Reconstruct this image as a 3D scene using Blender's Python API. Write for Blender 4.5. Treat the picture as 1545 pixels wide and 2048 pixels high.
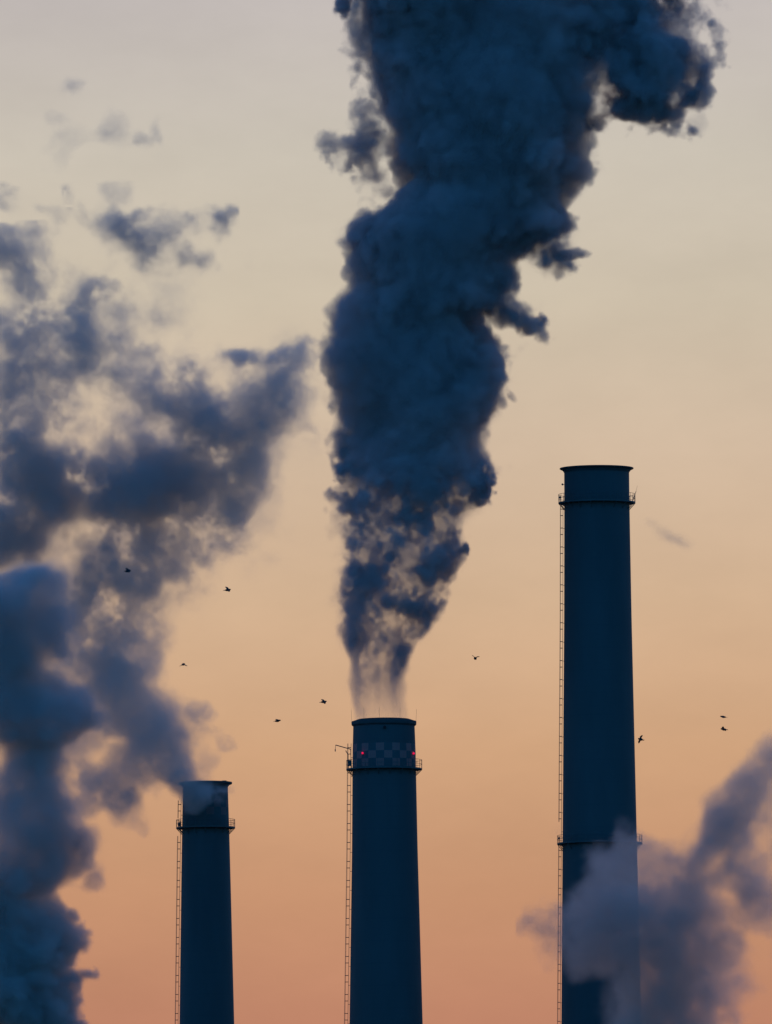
import bpy, bmesh, math, random
import numpy as np
from mathutils import Vector, Matrix, Euler

scene = bpy.context.scene
for o in list(bpy.data.objects):
    bpy.data.objects.remove(o)
C = scene.collection
R_ = math.radians

# ---------------------------------------------------------------- camera
# A very long lens: the stacks stand about 1.8 km away and are seen from the ground.
F_PX = 32400.0                     # focal length in pixels of the 1545 x 2048 frame
PITCH, ROLL = 4.8, -0.42
cam_data = bpy.data.cameras.new("camera")
cam_data.sensor_fit = 'HORIZONTAL'
cam_data.sensor_width = 36.0
cam_data.lens = 36.0 * F_PX / 1545.0
cam_data.clip_start = 1.0
cam_data.clip_end = 200000.0
cam = bpy.data.objects.new("camera", cam_data)
C.objects.link(cam)
cam.location = (0, 0, 2.0)
CAM_R = Matrix.Rotation(R_(90 + PITCH), 3, 'X') @ Matrix.Rotation(R_(ROLL), 3, 'Z')
cam.rotation_euler = CAM_R.to_euler()
scene.camera = cam

def at(px, py, D):
    """World point seen at photo pixel (px, py), at D metres from the camera along Y."""
    r = CAM_R @ Vector(((px - 772.5) / F_PX, (1024 - py) / F_PX, -1.0))
    return Vector((0, 0, 2.0)) + r * (D / r.y)

def unit(D):
    """Metres per photo pixel at distance D."""
    return D / F_PX / math.cos(R_(PITCH))

# ---------------------------------------------------------------- sky and sun
def srgb(r, g, b):
    return tuple((c / 255 / 12.92) if c / 255 <= 0.04045 else ((c / 255 + 0.055) / 1.055) ** 2.4 for c in (r, g, b))

SUN_EL, SUN_AZ = 0.8, 16.0         # degrees; azimuth from the line of sight, to the right
world = bpy.data.worlds.new("World")
scene.world = world
world.use_nodes = True
nt = world.node_tree
nt.nodes.clear()
N = nt.nodes.new
out = N("ShaderNodeOutputWorld")
bg = N("ShaderNodeBackground"); bg.inputs["Strength"].default_value = 1.0
nt.links.new(bg.outputs[0], out.inputs["Surface"])
tc = N("ShaderNodeTexCoord")
sep = N("ShaderNodeSeparateXYZ"); nt.links.new(tc.outputs["Generated"], sep.inputs[0])
# dusk sky all round and overhead
sky = N("ShaderNodeTexSky"); sky.sky_type = 'NISHITA'; sky.sun_disc = False
sky.sun_elevation = R_(SUN_EL); sky.sun_rotation = R_(SUN_AZ)
sky.air_density = 1.0; sky.dust_density = 1.0; sky.ozone_density = 4.0
dusk = N("ShaderNodeMix"); dusk.data_type = 'RGBA'; dusk.blend_type = 'MULTIPLY'; dusk.inputs[0].default_value = 1.0
nt.links.new(sky.outputs[0], dusk.inputs[6])
AMBIENT = (0.20, 0.86, 1.02, 1)
dusk.inputs[7].default_value = AMBIENT
# afterglow low in the west: colour by height above the horizon
ZMAX = 0.2
ramp = N("ShaderNodeValToRGB"); ramp.color_ramp.interpolation = 'EASE'
zs = N("ShaderNodeMath"); zs.operation = 'DIVIDE'; zs.inputs[1].default_value = ZMAX
nt.links.new(sep.outputs["Z"], zs.inputs[0]); nt.links.new(zs.outputs[0], ramp.inputs[0])
def zpos(y):
    return math.sin(R_(PITCH) + (1024 - y) / F_PX) / ZMAX
GLOW = [(3400, (172, 106, 92)), (2048, (189, 131, 104)), (1800, (197, 145, 111)), (1500, (206, 162, 125)), (1200, (209, 176, 144)),
        (900, (208, 184, 159)), (600, (205, 191, 170)), (300, (200, 191, 177)), (0, (192, 184, 180)), (-1200, (168, 168, 178))]
el = ramp.color_ramp.elements
while len(el) < len(GLOW):
    el.new(0.5)
for e, (y, c) in zip(el, GLOW):
    e.position = zpos(y); e.color = srgb(*c) + (1,)
ramp.color_ramp.interpolation = 'LINEAR'
ln = N("ShaderNodeVectorMath"); ln.operation = 'MULTIPLY'; ln.inputs[1].default_value = (1, 1, 0)
nt.links.new(tc.outputs["Generated"], ln.inputs[0])
nm = N("ShaderNodeVectorMath"); nm.operation = 'NORMALIZE'; nt.links.new(ln.outputs[0], nm.inputs[0])
sp2 = N("ShaderNodeSeparateXYZ"); nt.links.new(nm.outputs[0], sp2.inputs[0])
def maprange(src, a, b):
    m = N("ShaderNodeMapRange"); m.interpolation_type = 'SMOOTHSTEP'
    m.inputs["From Min"].default_value = a; m.inputs["From Max"].default_value = b
    nt.links.new(src, m.inputs["Value"]); return m.outputs[0]
fa = maprange(sp2.outputs["Y"], 0.0, 0.95)
fz = maprange(sep.outputs["Z"], 0.62, 0.13)
mul = N("ShaderNodeMath"); mul.operation = 'MULTIPLY'
nt.links.new(fa, mul.inputs[0]); nt.links.new(fz, mul.inputs[1])
mix = N("ShaderNodeMix"); mix.data_type = 'RGBA'
nt.links.new(mul.outputs[0], mix.inputs[0])
# uneven murk in the glow
mpg = N("ShaderNodeMapping"); mpg.inputs["Scale"].default_value = (1.0, 1.0, 2.2)
nt.links.new(tc.outputs["Generated"], mpg.inputs[0])
murk = N("ShaderNodeTexNoise"); murk.inputs["Scale"].default_value = 70.0; murk.inputs["Detail"].default_value = 5.0; murk.inputs["Roughness"].default_value = 0.6
nt.links.new(mpg.outputs[0], murk.inputs["Vector"])
mr = N("ShaderNodeMapRange"); mr.inputs["From Min"].default_value = 0.25; mr.inputs["From Max"].default_value = 0.75
mr.inputs["To Min"].default_value = 0.965; mr.inputs["To Max"].default_value = 1.075
nt.links.new(murk.outputs["Fac"], mr.inputs["Value"])
gl = N("ShaderNodeMix"); gl.data_type = 'RGBA'; gl.blend_type = 'MULTIPLY'; gl.inputs[0].default_value = 1.0
nt.links.new(ramp.outputs[0], gl.inputs[6]); nt.links.new(mr.outputs[0], gl.inputs[7])
nt.links.new(dusk.outputs[2], mix.inputs[6]); nt.links.new(gl.outputs[2], mix.inputs[7])
nt.links.new(mix.outputs[2], bg.inputs["Color"])

sun_data = bpy.data.lights.new("sun", 'SUN')
sun_data.energy = 0.05; sun_data.angle = R_(4.0); sun_data.color = (1.0, 0.55, 0.3)
sun = bpy.data.objects.new("sun", sun_data); C.objects.link(sun)
_d = Vector((math.sin(R_(SUN_AZ)) * math.cos(R_(SUN_EL)), math.cos(R_(SUN_AZ)) * math.cos(R_(SUN_EL)), math.sin(R_(SUN_EL))))
sun.rotation_euler = _d.to_track_quat('Z', 'Y').to_euler()
sun.location = (200, 1500, 400)

# ---------------------------------------------------------------- exposure and sampling
scene.view_settings.view_transform = 'Standard'
scene.view_settings.look = 'None'
scene.view_settings.exposure = 0.0
scene.view_settings.gamma = 1.0
scene.view_settings.use_curve_mapping = False
cy = scene.cycles
cy.volume_bounces = 3
cy.volume_step_rate = 1.5
cy.volume_max_steps = 1024
cy.transparent_max_bounces = 96
cy.max_bounces = 6
cy.diffuse_bounces = 2
cy.glossy_bounces = 2

# ---------------------------------------------------------------- helpers
def tag(o, label=None, cat=None, group=None, kind=None):
    for k, v in (('label', label), ('category', cat), ('group', group), ('kind', kind)):
        if v: o[k] = v
    return o

def thing(name, loc, label, cat, group=None):
    o = bpy.data.objects.new(name, None); C.objects.link(o)
    o.location = loc; o.empty_display_size = 2
    return tag(o, label, cat, group)

def obj(name, bm, m, parent=None, smooth=False):
    me = bpy.data.meshes.new(name)
    bm.to_mesh(me); bm.free()
    me.materials.append(m)
    if smooth:
        me.polygons.foreach_set("use_smooth", [True] * len(me.polygons))
    o = bpy.data.objects.new(name, me); C.objects.link(o)
    o.parent = parent
    return o

def material(name, base, rough=0.8, metal=0.0, noise=0.0, scale=1.0, stretch=(1, 1, 1), base2=None):
    m = bpy.data.materials.new(name); m.use_nodes = True
    t = m.node_tree; b = t.nodes["Principled BSDF"]
    b.inputs["Roughness"].default_value = rough; b.inputs["Metallic"].default_value = metal
    b.inputs["Base Color"].default_value = (*base, 1)
    if noise or base2:
        tcx = t.nodes.new("ShaderNodeTexCoord"); mp = t.nodes.new("ShaderNodeMapping"); mp.inputs["Scale"].default_value = stretch
        nz = t.nodes.new("ShaderNodeTexNoise"); nz.inputs["Scale"].default_value = scale; nz.inputs["Detail"].default_value = 6
        cr = t.nodes.new("ShaderNodeMix"); cr.data_type = 'RGBA'
        t.links.new(tcx.outputs["Object"], mp.inputs[0]); t.links.new(mp.outputs[0], nz.inputs["Vector"])
        t.links.new(nz.outputs["Fac"], cr.inputs[0])
        cr.inputs[6].default_value = (*[c * (1 - noise) for c in base], 1)
        cr.inputs[7].default_value = (*(base2 or [c * (1 + noise) for c in base]), 1)
        t.links.new(cr.outputs[2], b.inputs["Base Color"])
    return m

def lathe(bm, prof, n=96, close=False):
    """Surface of revolution about Z through (radius, z) points."""
    rings = []
    for r, z in prof:
        rings.append([bm.verts.new((r * math.cos(2 * math.pi * i / n), r * math.sin(2 * math.pi * i / n), z)) for i in range(n)])
    pairs = list(zip(rings, rings[1:])) + ([(rings[-1], rings[0])] if close else [])
    for a, b in pairs:
        for i in range(n):
            bm.faces.new((a[i], a[(i + 1) % n], b[(i + 1) % n], b[i]))

def bar(bm, p, q, w, n=6):
    """Round bar of radius W from P to Q."""
    p, q = Vector(p), Vector(q); d = (q - p)
    if d.length < 1e-6: return
    d.normalize()
    u = d.orthogonal().normalized(); v = d.cross(u)
    A, B = [], []
    for i in range(n):
        a = 2 * math.pi * i / n
        off = (u * math.cos(a) + v * math.sin(a)) * w
        A.append(bm.verts.new(p + off)); B.append(bm.verts.new(q + off))
    for i in range(n):
        bm.faces.new((A[i], A[(i + 1) % n], B[(i + 1) % n], B[i]))
    bm.faces.new(A[::-1]); bm.faces.new(B)

def box(bm, c, s, rot=0.0):
    M = Matrix.Translation(Vector(c)) @ Matrix.Rotation(rot, 4, 'Z') @ Matrix.Diagonal((s[0], s[1], s[2], 1))
    bmesh.ops.create_cube(bm, size=1.0, matrix=M)

# ---------------------------------------------------------------- ground
gm = material("ground_soil", (0.07, 0.075, 0.05), 0.95, scale=0.02, base2=(0.12, 0.10, 0.07))
bm = bmesh.new()
bmesh.ops.create_circle(bm, cap_ends=True, segments=96, radius=60000)
ground = obj("ground", bm, gm); tag(ground, "open ground under the chimneys", None, None, "structure")

# ---------------------------------------------------------------- chimneys
def concrete(name, checker=None, worn=0.5):
    """Weathered concrete; CHECKER = (squares round the shaft, top z, square height, rows) paints a red and white warning band."""
    m = material(name, (0.098, 0.096, 0.093), 0.9, noise=0.3, scale=0.3, stretch=(1, 1, 0.25))
    t = m.node_tree; b = t.nodes["Principled BSDF"]; L = t.links
    src = b.inputs["Base Color"].links[0].from_socket
    tcx = t.nodes.new("ShaderNodeTexCoord"); sx = t.nodes.new("ShaderNodeSeparateXYZ"); L.new(tcx.outputs["Object"], sx.inputs[0])
    def mth(op, a, b_=None, c=None):
        n = t.nodes.new("ShaderNodeMath"); n.operation = op
        for i, v in enumerate((a, b_, c)):
            if v is None: continue
            if isinstance(v, (int, float)): n.inputs[i].default_value = v
            else: L.new(v, n.inputs[i])
        return n.outputs[0]
    # pour joints: a faint darker line every 2.5 m
    j = mth('LESS_THAN', mth('FRACT', mth('DIVIDE', sx.outputs["Z"], 2.5)), 0.05)
    mx = t.nodes.new("ShaderNodeMix"); mx.data_type = 'RGBA'; L.new(mth('MULTIPLY', j, 0.25), mx.inputs[0])
    L.new(src, mx.inputs[6]); mx.inputs[7].default_value = (0.075, 0.08, 0.08, 1)
    src = mx.outputs[2]
    if checker:
        n, ztop, h, rows, phase = checker
        ang = mth('ADD', mth('DIVIDE', mth('ARCTAN2', sx.outputs["Y"], sx.outputs["X"]), 2 * math.pi), 2.0 + phase)
        ca = mth('FLOOR', mth('MULTIPLY', ang, n))
        zr = mth('DIVIDE', mth('SUBTRACT', ztop, sx.outputs["Z"]), h)
        cz = mth('FLOOR', zr)
        odd = mth('MODULO', mth('ADD', ca, mth('ADD', cz, 40.0)), 2.0)
        inb = mth('MULTIPLY', mth('GREATER_THAN', zr, 0.0), mth('LESS_THAN', zr, float(rows)))
        sq = t.nodes.new("ShaderNodeMix"); sq.data_type = 'RGBA'; L.new(odd, sq.inputs[0])
        sq.inputs[6].default_value = (0.10, 0.11, 0.11, 1); sq.inputs[7].default_value = (0.72, 0.20, 0.17, 1)
        wear = t.nodes.new("ShaderNodeMix"); wear.data_type = 'RGBA'; wear.inputs[0].default_value = worn
        L.new(sq.outputs[2], wear.inputs[6]); L.new(src, wear.inputs[7])
        m2 = t.nodes.new("ShaderNodeMix"); m2.data_type = 'RGBA'; L.new(inb, m2.inputs[0])
        L.new(src, m2.inputs[6]); L.new(wear.outputs[2], m2.inputs[7])
        src = m2.outputs[2]
    L.new(src, b.inputs["Base Color"])
    return m

steel = material("weathered_steel", (0.10, 0.095, 0.09), 0.7, 0.0, noise=0.3, scale=2.0)
rimm = material("sooty_rim", (0.075, 0.072, 0.07), 0.9, noise=0.3, scale=1.0)
soot = material("soot_black", (0.02, 0.02, 0.02), 0.95, noise=0.3, scale=1.0)
redm = bpy.data.materials.new("red_lamp"); redm.use_nodes = True
_b = redm.node_tree.nodes["Principled BSDF"]
_b.inputs["Base Color"].default_value = (0.4, 0.01, 0.02, 1)
_b.inputs["Emission Color"].default_value = (1.0, 0.012, 0.09, 1); _b.inputs["Emission Strength"].default_value = 0.85

def platform(root, prof_r, z, u, width, rail, n_br=18, name="platform", bdrop=13, box_side=True):
    """Walkway ring with brackets under it and a railing; local units are metres."""
    r0 = prof_r(z); r1 = r0 + width * u
    bm = bmesh.new()
    lathe(bm, [(r0 + 0.01, z), (r1, z), (r1, z - 2.6 * u), (r0 + 0.01, z - 2.6 * u)], 72, close=True)
    p = obj(name, bm, steel, root)
    rb = bmesh.new()
    nn = 36
    for k in range(nn):
        a = 2 * math.pi * k / nn; c, s = math.cos(a), math.sin(a); r = r1 - 0.5 * u
        bar(rb, (r * c, r * s, z), (r * c, r * s, z + rail * u), 0.35 * u, 5)
    for h in (0.5, 1.0):
        for k in range(72):
            a, b = 2 * math.pi * k / 72, 2 * math.pi * (k + 1) / 72; r = r1 - 0.5 * u
            bar(rb, (r * math.cos(a), r * math.sin(a), z + h * rail * u), (r * math.cos(b), r * math.sin(b), z + h * rail * u), 0.4 * u, 5)
    obj("railing", rb, steel, p)
    for k in range(n_br):
        a = 2 * math.pi * k / n_br; c, s = math.cos(a), math.sin(a)
        bb = bmesh.new()
        rl = prof_r(z - (bdrop + 3) * u) - 0.02
        bar(bb, (r1 * c - 1.2 * u * c, r1 * s - 1.2 * u * s, z - 2.8 * u), (rl * c, rl * s, z - bdrop * u), 0.75 * u, 6)
        obj("bracket", bb, steel, p)
    return p, r1

def ladder(root, prof_r, z0, z1, u, az, gap=3.2, cage=9.5, skip=()):
    """Caged ladder up the side: two stiles, rungs, hoops in pairs and cage bars."""
    ca, sa = math.cos(az), math.sin(az)
    def P(r, w, z):
        return Vector((r * ca - w * sa, r * sa + w * ca, z))
    lb = bmesh.new(); w = 2.4 * u
    nseg = 24
    zz = [z0 + (z1 - z0) * i / nseg for i in range(nseg + 1)]
    for a, b in zip(zz, zz[1:]):
        for sd in (-1, 1):
            bar(lb, P(prof_r(a) + gap * u, sd * w, a), P(prof_r(b) + gap * u, sd * w, b), 0.42 * u, 5)
    z = z0
    while z < z1:
        bar(lb, P(prof_r(z) + gap * u, -w, z), P(prof_r(z) + gap * u, w, z), 0.2 * u, 4); z += 5.2 * u
    z = z0 + 6 * u
    while z < z1:
        for sd in (-1, 1):
            bar(lb, P(prof_r(z) - 0.1, sd * w, z), P(prof_r(z) + gap * u, sd * w, z), 0.35 * u, 4)
        z += 38 * u
    lad = obj("ladder", lb, steel, root)
    cb = bmesh.new()
    pts = [(gap, -2.4), (gap + 2.2, -4.2), (cage - 1.2, -3.2), (cage, 0), (cage - 1.2, 3.2), (gap + 2.2, 4.2), (gap, 2.4)]
    z = z1 - 8 * u
    hoops = []
    while z > z0 + 30 * u:
        for dz in (0, -13):
            zz_ = z + dz * u
            if any(a <= zz_ <= b for a, b in skip): continue
            r = prof_r(zz_)
            for (a0, b0), (a1, b1) in zip(pts, pts[1:]):
                bar(cb, P(r + a0 * u, b0 * u, zz_), P(r + a1 * u, b1 * u, zz_), 0.5 * u, 5)
        z -= 38 * u
    zz = [z0 + 30 * u + (z1 - z0 - 30 * u) * i / 60 for i in range(61)]
    for a, b in zip(zz, zz[1:]):
        m_ = 0.5 * (a + b)
        if any(x <= m_ <= y for x, y in skip): continue
        for i in (2, 3, 4):
            bar(cb, P(prof_r(a) + pts[i][0] * u, pts[i][1] * u, a), P(prof_r(b) + pts[i][0] * u, pts[i][1] * u, b), 0.36 * u, 5)
    obj("ladder_cage", cb, steel, lad)
    return lad

def chimney(px, py, D, prof, label, rim, checker=None, inner=None):
    """PX, PY: photo pixel of the axis at the rim's top; PROF: (pixels below the rim, shaft radius in pixels)."""
    u = unit(D)
    top = at(px, py, D)
    root = thing("chimney", (top.x, top.y, 0), label, "chimney", "power station chimneys")
    H = top.z
    pr = np.array(prof, float)
    ext = H / u
    slope = (pr[-1, 1] - pr[-2, 1]) / (pr[-1, 0] - pr[-2, 0])
    pr = np.vstack([pr, (ext + 1, pr[-1, 1] + slope * (ext + 1 - pr[-1, 0]))])
    def radius(z):
        return float(np.interp((H - z) / u, pr[:, 0], pr[:, 1])) * u
    bm = bmesh.new()
    ys = [rim['drop']] + [v for v in np.linspace(rim['drop'] + 6, ext, 60)]
    lathe(bm, [(radius(H - y * u), H - y * u) for y in ys], 128)
    sm = concrete("stained_concrete" if not checker else "banded_concrete", None if not checker else (checker[0], H - checker[1] * u, checker[2] * u, checker[3], checker[4]), 0.35 if inner else 0.8)
    obj("shaft", bm, sm, root, True)
    # flared rim, open at the top, with the sooty throat inside
    bm = bmesh.new(); rs = radius(H - rim['drop'] * u)
    prof_rim = [(rs - 0.02, H - rim['drop'] * u - 0.05)] + [(rs + a * u, H - b * u) for a, b in rim['flare']]
    lathe(bm, prof_rim, 128)
    o = obj("rim", bm, rimm, root)
    bm = bmesh.new()
    ri = inner['r'] * u if inner else prof_rim[-1][0] - 9 * u
    zi = H + (inner['up'] * u if inner else 0.0)
    lathe(bm, [(prof_rim[-1][0] - 0.02, prof_rim[-1][1] - 0.01), (ri + 1.5 * u, zi), (ri, zi), (ri - 0.6, zi - 12)], 128)
    obj("flue_lip", bm, soot, root)
    return root, H, u, radius

# tall chimney on the right
tall, H, u, rad = chimney(1194, 936, 1800, [(0, 65), (70, 65.2), (300, 67.5), (700, 73.5), (1110, 79.5)],
    "tallest dark chimney, nothing rising from its mouth, pale steam across its lower part",
    dict(drop=10, flare=[(0.6, 8.5), (3.5, 4.5), (8.2, 2.4), (9.2, 1.2), (8.6, 0.0)]))
LAD = math.pi * 1.0
platform(tall, rad, H - 69 * u, u, 12, 16, bdrop=15)
platform(tall, rad, H - 752 * u, u, 11, 15, bdrop=15)
ladder(tall, rad, 0.4, H - 74 * u, u, LAD, gap=2.6, cage=8.2, skip=((H - 752 * u, H - 716 * u),))
lb = bmesh.new(); r = rad(H - 33 * u)
bar(lb, (-r + 0.02, 0, H - 33 * u), (-r - 3.2 * u, 0, H - 33 * u), 0.5 * u); bmesh.ops.create_icosphere(lb, subdivisions=2, radius=2.1 * u, matrix=Matrix.Translation((-r - 3.6 * u, 0, H - 32.4 * u)))
obj("wall_lamp", lb, steel, tall)
for zz, dx in ((H - 58.5 * u, 8.6), (H - 742 * u, 7.4)):
    lb = bmesh.new(); r = rad(zz)
    bmesh.ops.create_icosphere(lb, subdivisions=2, radius=2.5 * u, matrix=Matrix.Translation((-r - dx * u, -1 * u, zz)) @ Matrix.Diagonal((1.1, 1, 0.9, 1)))
    bar(lb, (-r - dx * u, -1 * u, zz), (-r - dx * u, -1 * u, zz - 10 * u), 0.5 * u)
    obj("floodlight", lb, steel, tall)
ab = bmesh.new(); r = rad(H - 69 * u)
bar(ab, (r + 5 * u, 0, H - 69 * u), (r + 13.5 * u, 0, H - 47 * u), 0.55 * u); bar(ab, (r + 11.5 * u, 0, H - 68 * u), (r + 11.3 * u, 0, H - 53 * u), 0.45 * u)
bar(ab, (r + 5 * u, 0, H - 68 * u), (r + 11.4 * u, 0, H - 59 * u), 0.35 * u); bar(ab, (r + 13.5 * u, 0, H - 47 * u), (r + 16 * u, 0, H - 36 * u), 0.2 * u)
obj("antenna", ab, steel, tall)

# middle chimney
mid, H, u, rad = chimney(768.3, 1443, 1800, [(0, 61), (12, 61.5), (60, 63), (257, 65.6), (605, 73)],
    "middle chimney with two red lamps on a checkered band, dark smoke above it",
    dict(drop=11, flare=[(0.4, 9.5), (2.6, 8.0), (3.4, 6.6), (3.6, 0.8), (3.0, 0.0)]),
    checker=(24, 46.5, 15.4, 3, 0.0), inner=dict(r=50, up=4.2))
platform(mid, rad, H - 95 * u, u, 12.5, 17, bdrop=14)
ladder(mid, rad, 0.4, H - 44 * u, u, LAD, gap=3.4, cage=10.5, skip=((H - 95 * u, H - 76 * u),))
for px in (726, 827):
    x = (px - 768.6) * u; z = H - 66.5 * u; r = rad(z) + 1.0 * u; y = -math.sqrt(max(r * r - x * x, 0.0))
    n = Vector((x, y, 0)).normalized(); lb = bmesh.new()
    bmesh.ops.create_icosphere(lb, subdivisions=2, radius=2.3 * u, matrix=Matrix.Translation((x + n.x * 0.8 * u, y + n.y * 0.8 * u, z)))
    lamp = obj("warning_lamp", lb, redm, mid, True)
    hb = bmesh.new(); bar(hb, (x - n.x * 1.4 * u, y - n.y * 1.4 * u, z - 3.0 * u), (x + n.x * 0.8 * u, y + n.y * 0.8 * u, z - 3.0 * u), 0.9 * u)
    obj("lamp_bracket", hb, steel, lamp)
pb = bmesh.new(); z = H - 16 * u; r = rad(z)
bmesh.ops.create_cone(pb, cap_ends=True, segments=20, radius1=3.0 * u, radius2=3.0 * u, depth=0.5, matrix=Matrix.Translation((1.5 * u, -r, z)) @ Matrix.Rotation(R_(90), 4, 'X'))
obj("inspection_port", pb, soot, mid)
db = bmesh.new(); r = rad(H - 95 * u)      # davit crane on the walkway
xb = -r - 9.0 * u
bar(db, (xb, -2 * u, H - 95 * u), (xb + 0.4 * u, -2 * u, H - 66 * u), 0.9 * u); bar(db, (xb + 0.4 * u, -2 * u, H - 66 * u), (xb - 4.5 * u, -2 * u, H - 58 * u), 0.9 * u)
bar(db, (xb + 5.5 * u, -2 * u, H - 55.5 * u), (xb - 24.5 * u, -2 * u, H - 46.8 * u), 0.95 * u)
bar(db, (xb + 5.5 * u, -2 * u, H - 55.5 * u), (xb + 6.5 * u, -2 * u, H - 95 * u), 0.6 * u)
dav = obj("davit", db, steel, mid)
hk = bmesh.new(); bar(hk, (xb - 24.5 * u, -2 * u, H - 47 * u), (xb - 25.2 * u, -2 * u, H - 56 * u), 0.45 * u); box(hk, (xb - 25.2 * u, -2 * u, H - 57.5 * u), (2.0 * u, 2.0 * u, 4.6 * u))
obj("hook_block", hk, steel, dav)
cb = bmesh.new(); box(cb, (-r - 6.0 * u, 0, H - 83.5 * u), (7.5 * u, 6 * u, 11 * u)); box(cb, (-r - 6.0 * u, 0, H - 77.6 * u), (8.5 * u, 7 * u, 0.9 * u))
obj("control_cabinet", cb, steel, mid)
for a in (178, 232, 262, 300, 2):
    rb = bmesh.new(); r = 64.0 * u; a = R_(a)
    bar(rb, (r * math.cos(a), r * math.sin(a), H - 6 * u), (r * math.cos(a) * 1.02, r * math.sin(a) * 1.02, H + 24 * u), 0.22 * u, 5)
    obj("lightning_rod", rb, steel, mid)

# short chimney on the left
short, H, u, rad = chimney(411, 1565, 1860, [(0, 44.6), (12, 45), (90, 47), (198, 49.2), (485, 54.6)],
    "shortest chimney at the left, grey smoke blown left across its rim",
    dict(drop=10, flare=[(0.6, 8.5), (4.0, 5.2), (7.8, 4.0), (8.6, 2.6), (8.4, 0.0)]), checker=(18, 36, 15.5, 2, 0.02))
platform(short, rad, H - 90 * u, u, 12, 15, n_br=16, bdrop=14)
ladder(short, rad, 0.4, H - 36 * u, u, LAD, gap=3.0, cage=9.2, skip=((H - 90 * u, H - 70 * u),))
fb_ = bmesh.new(); box(fb_, (38 * u, -8 * u, H + 1.2 * u), (9 * u, 6 * u, 3.0 * u)); box(fb_, (47 * u, -4 * u, H - 1.5 * u), (8 * u, 5 * u, 3.4 * u), 0.3)
obj("sampling_box", fb_, steel, short)
lb = bmesh.new(); r = rad(H - 82 * u); box(lb, (-r - 5 * u, -2 * u, H - 84 * u), (6 * u, 5 * u, 8 * u)); bar(lb, (-r - 5 * u, -2 * u, H - 80 * u), (-r - 8 * u, -2 * u, H - 74 * u), 0.5 * u)
obj("control_cabinet", lb, steel, short)

# ---------------------------------------------------------------- birds
bird_mat = material("dark_feathers", (0.018, 0.016, 0.016), 0.7, noise=0.3, scale=8.0)
def bird(px, py, span, left, right, yaw, bank, label, D=1760.0):
    """One crow in flight: body, head, beak, tail and two jointed wings as one closed mesh; LEFT and RIGHT are the wings' lift in degrees."""
    bm = bmesh.new(); s = span * 1.2
    prof = [(-0.42, 0.005, 0.0), (-0.36, 0.03, 0.0), (-0.22, 0.065, 0.0), (-0.05, 0.085, 0.0), (0.10, 0.078, 0.01), (0.20, 0.05, 0.022), (0.26, 0.052, 0.032), (0.31, 0.045, 0.034), (0.345, 0.018, 0.028), (0.40, 0.004, 0.022)]
    rings = []
    for y, r, z in prof:
        r *= 1.9
        rings.append([bm.verts.new((r * s * math.cos(2 * math.pi * i / 10), y * s, z * s + 0.9 * r * s * math.sin(2 * math.pi * i / 10))) for i in range(10)])
    for a, b in zip(rings, rings[1:]):
        for i in range(10):
            bm.faces.new((a[i], a[(i + 1) % 10], b[(i + 1) % 10], b[i]))
    bm.faces.new(rings[0][::-1]); bm.faces.new(rings[-1])
    def plate(pts, th):
        A = [bm.verts.new(Vector(p) * s + Vector((0, 0, th * s))) for p in pts]; B = [bm.verts.new(Vector(p) * s - Vector((0, 0, th * s))) for p in pts]
        n = len(pts)
        bm.faces.new(A); bm.faces.new(B[::-1])
        for i in range(n):
            bm.faces.new((A[i], B[i], B[(i + 1) % n], A[(i + 1) % n]))
    plate([(-0.03, -0.34, 0), (0.03, -0.34, 0), (0.09, -0.54, 0), (0.0, -0.57, 0), (-0.09, -0.54, 0)], 0.008)
    for sd, lift in ((-1, left), (1, right)):
        a, b = R_(lift), R_(lift * 0.55 - 6)
        e = Vector((0.24 * math.cos(a), 0.06, 0.24 * math.sin(a))); t = e + Vector((0.28 * math.cos(b), -0.12, 0.28 * math.sin(b)))
        f = lambda v: (sd * v[0], v[1], v[2])
        plate([f((0.03, 0.13, 0.02)), f((e.x, e.y + 0.09, e.z)), f((e.x, e.y - 0.17, e.z)), f((0.03, -0.15, 0.02))], 0.022)
        plate([f((e.x, e.y + 0.09, e.z)), f((e.x + 0.12 * math.cos(b), e.y + 0.06, e.z + 0.12 * math.sin(b))), f((t.x, t.y, t.z)), f((t.x - 0.03, t.y - 0.07, t.z)), f((t.x - 0.12 * math.cos(b), t.y - 0.10, t.z - 0.1 * math.sin(b))), f((e.x, e.y - 0.17, e.z))], 0.018)
    o = obj("bird", bm, bird_mat)
    o.location = at(px, py, D); o.rotation_euler = Euler((R_(8), R_(bank), R_(yaw)))
    return tag(o, label, "bird", "birds flying round the chimneys")

for b in ((256, 1142, .80, 34, 10, -62, 24, "small black bird crossing in front of the left smoke"),
          (456, 1180, .80, 38, 6, -60, 26, "small black bird in clear sky to the right of the left smoke"),
          (367, 1329, .80, -24, -24, -20, 0, "small black bird above the shortest chimney, wings drooping"),
          (648, 1404, .78, 30, -4, -64, 22, "small black bird at the left of the middle chimney's mouth, higher of two"),
          (556, 1442, .78, 26, 30, -70, 10, "small black bird between the short and the middle chimney, lower of two"),
          (951, 1317, .86, 52, 46, 170, -12, "small black bird between the middle and the tallest chimney"),
          (1282, 1479, .84, 58, -22, 140, 30, "small black bird close beside the tallest chimney's right edge"),
          (1447, 1434, .72, 2, 4, 88, -14, "thin sliver of a bird, seen edge on, over another at the right edge"),
          (1448, 1459, .80, 22, 14, 68, 22, "dark bird with half folded wings under the edge on one, above the right steam")):
    bird(*b)

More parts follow.
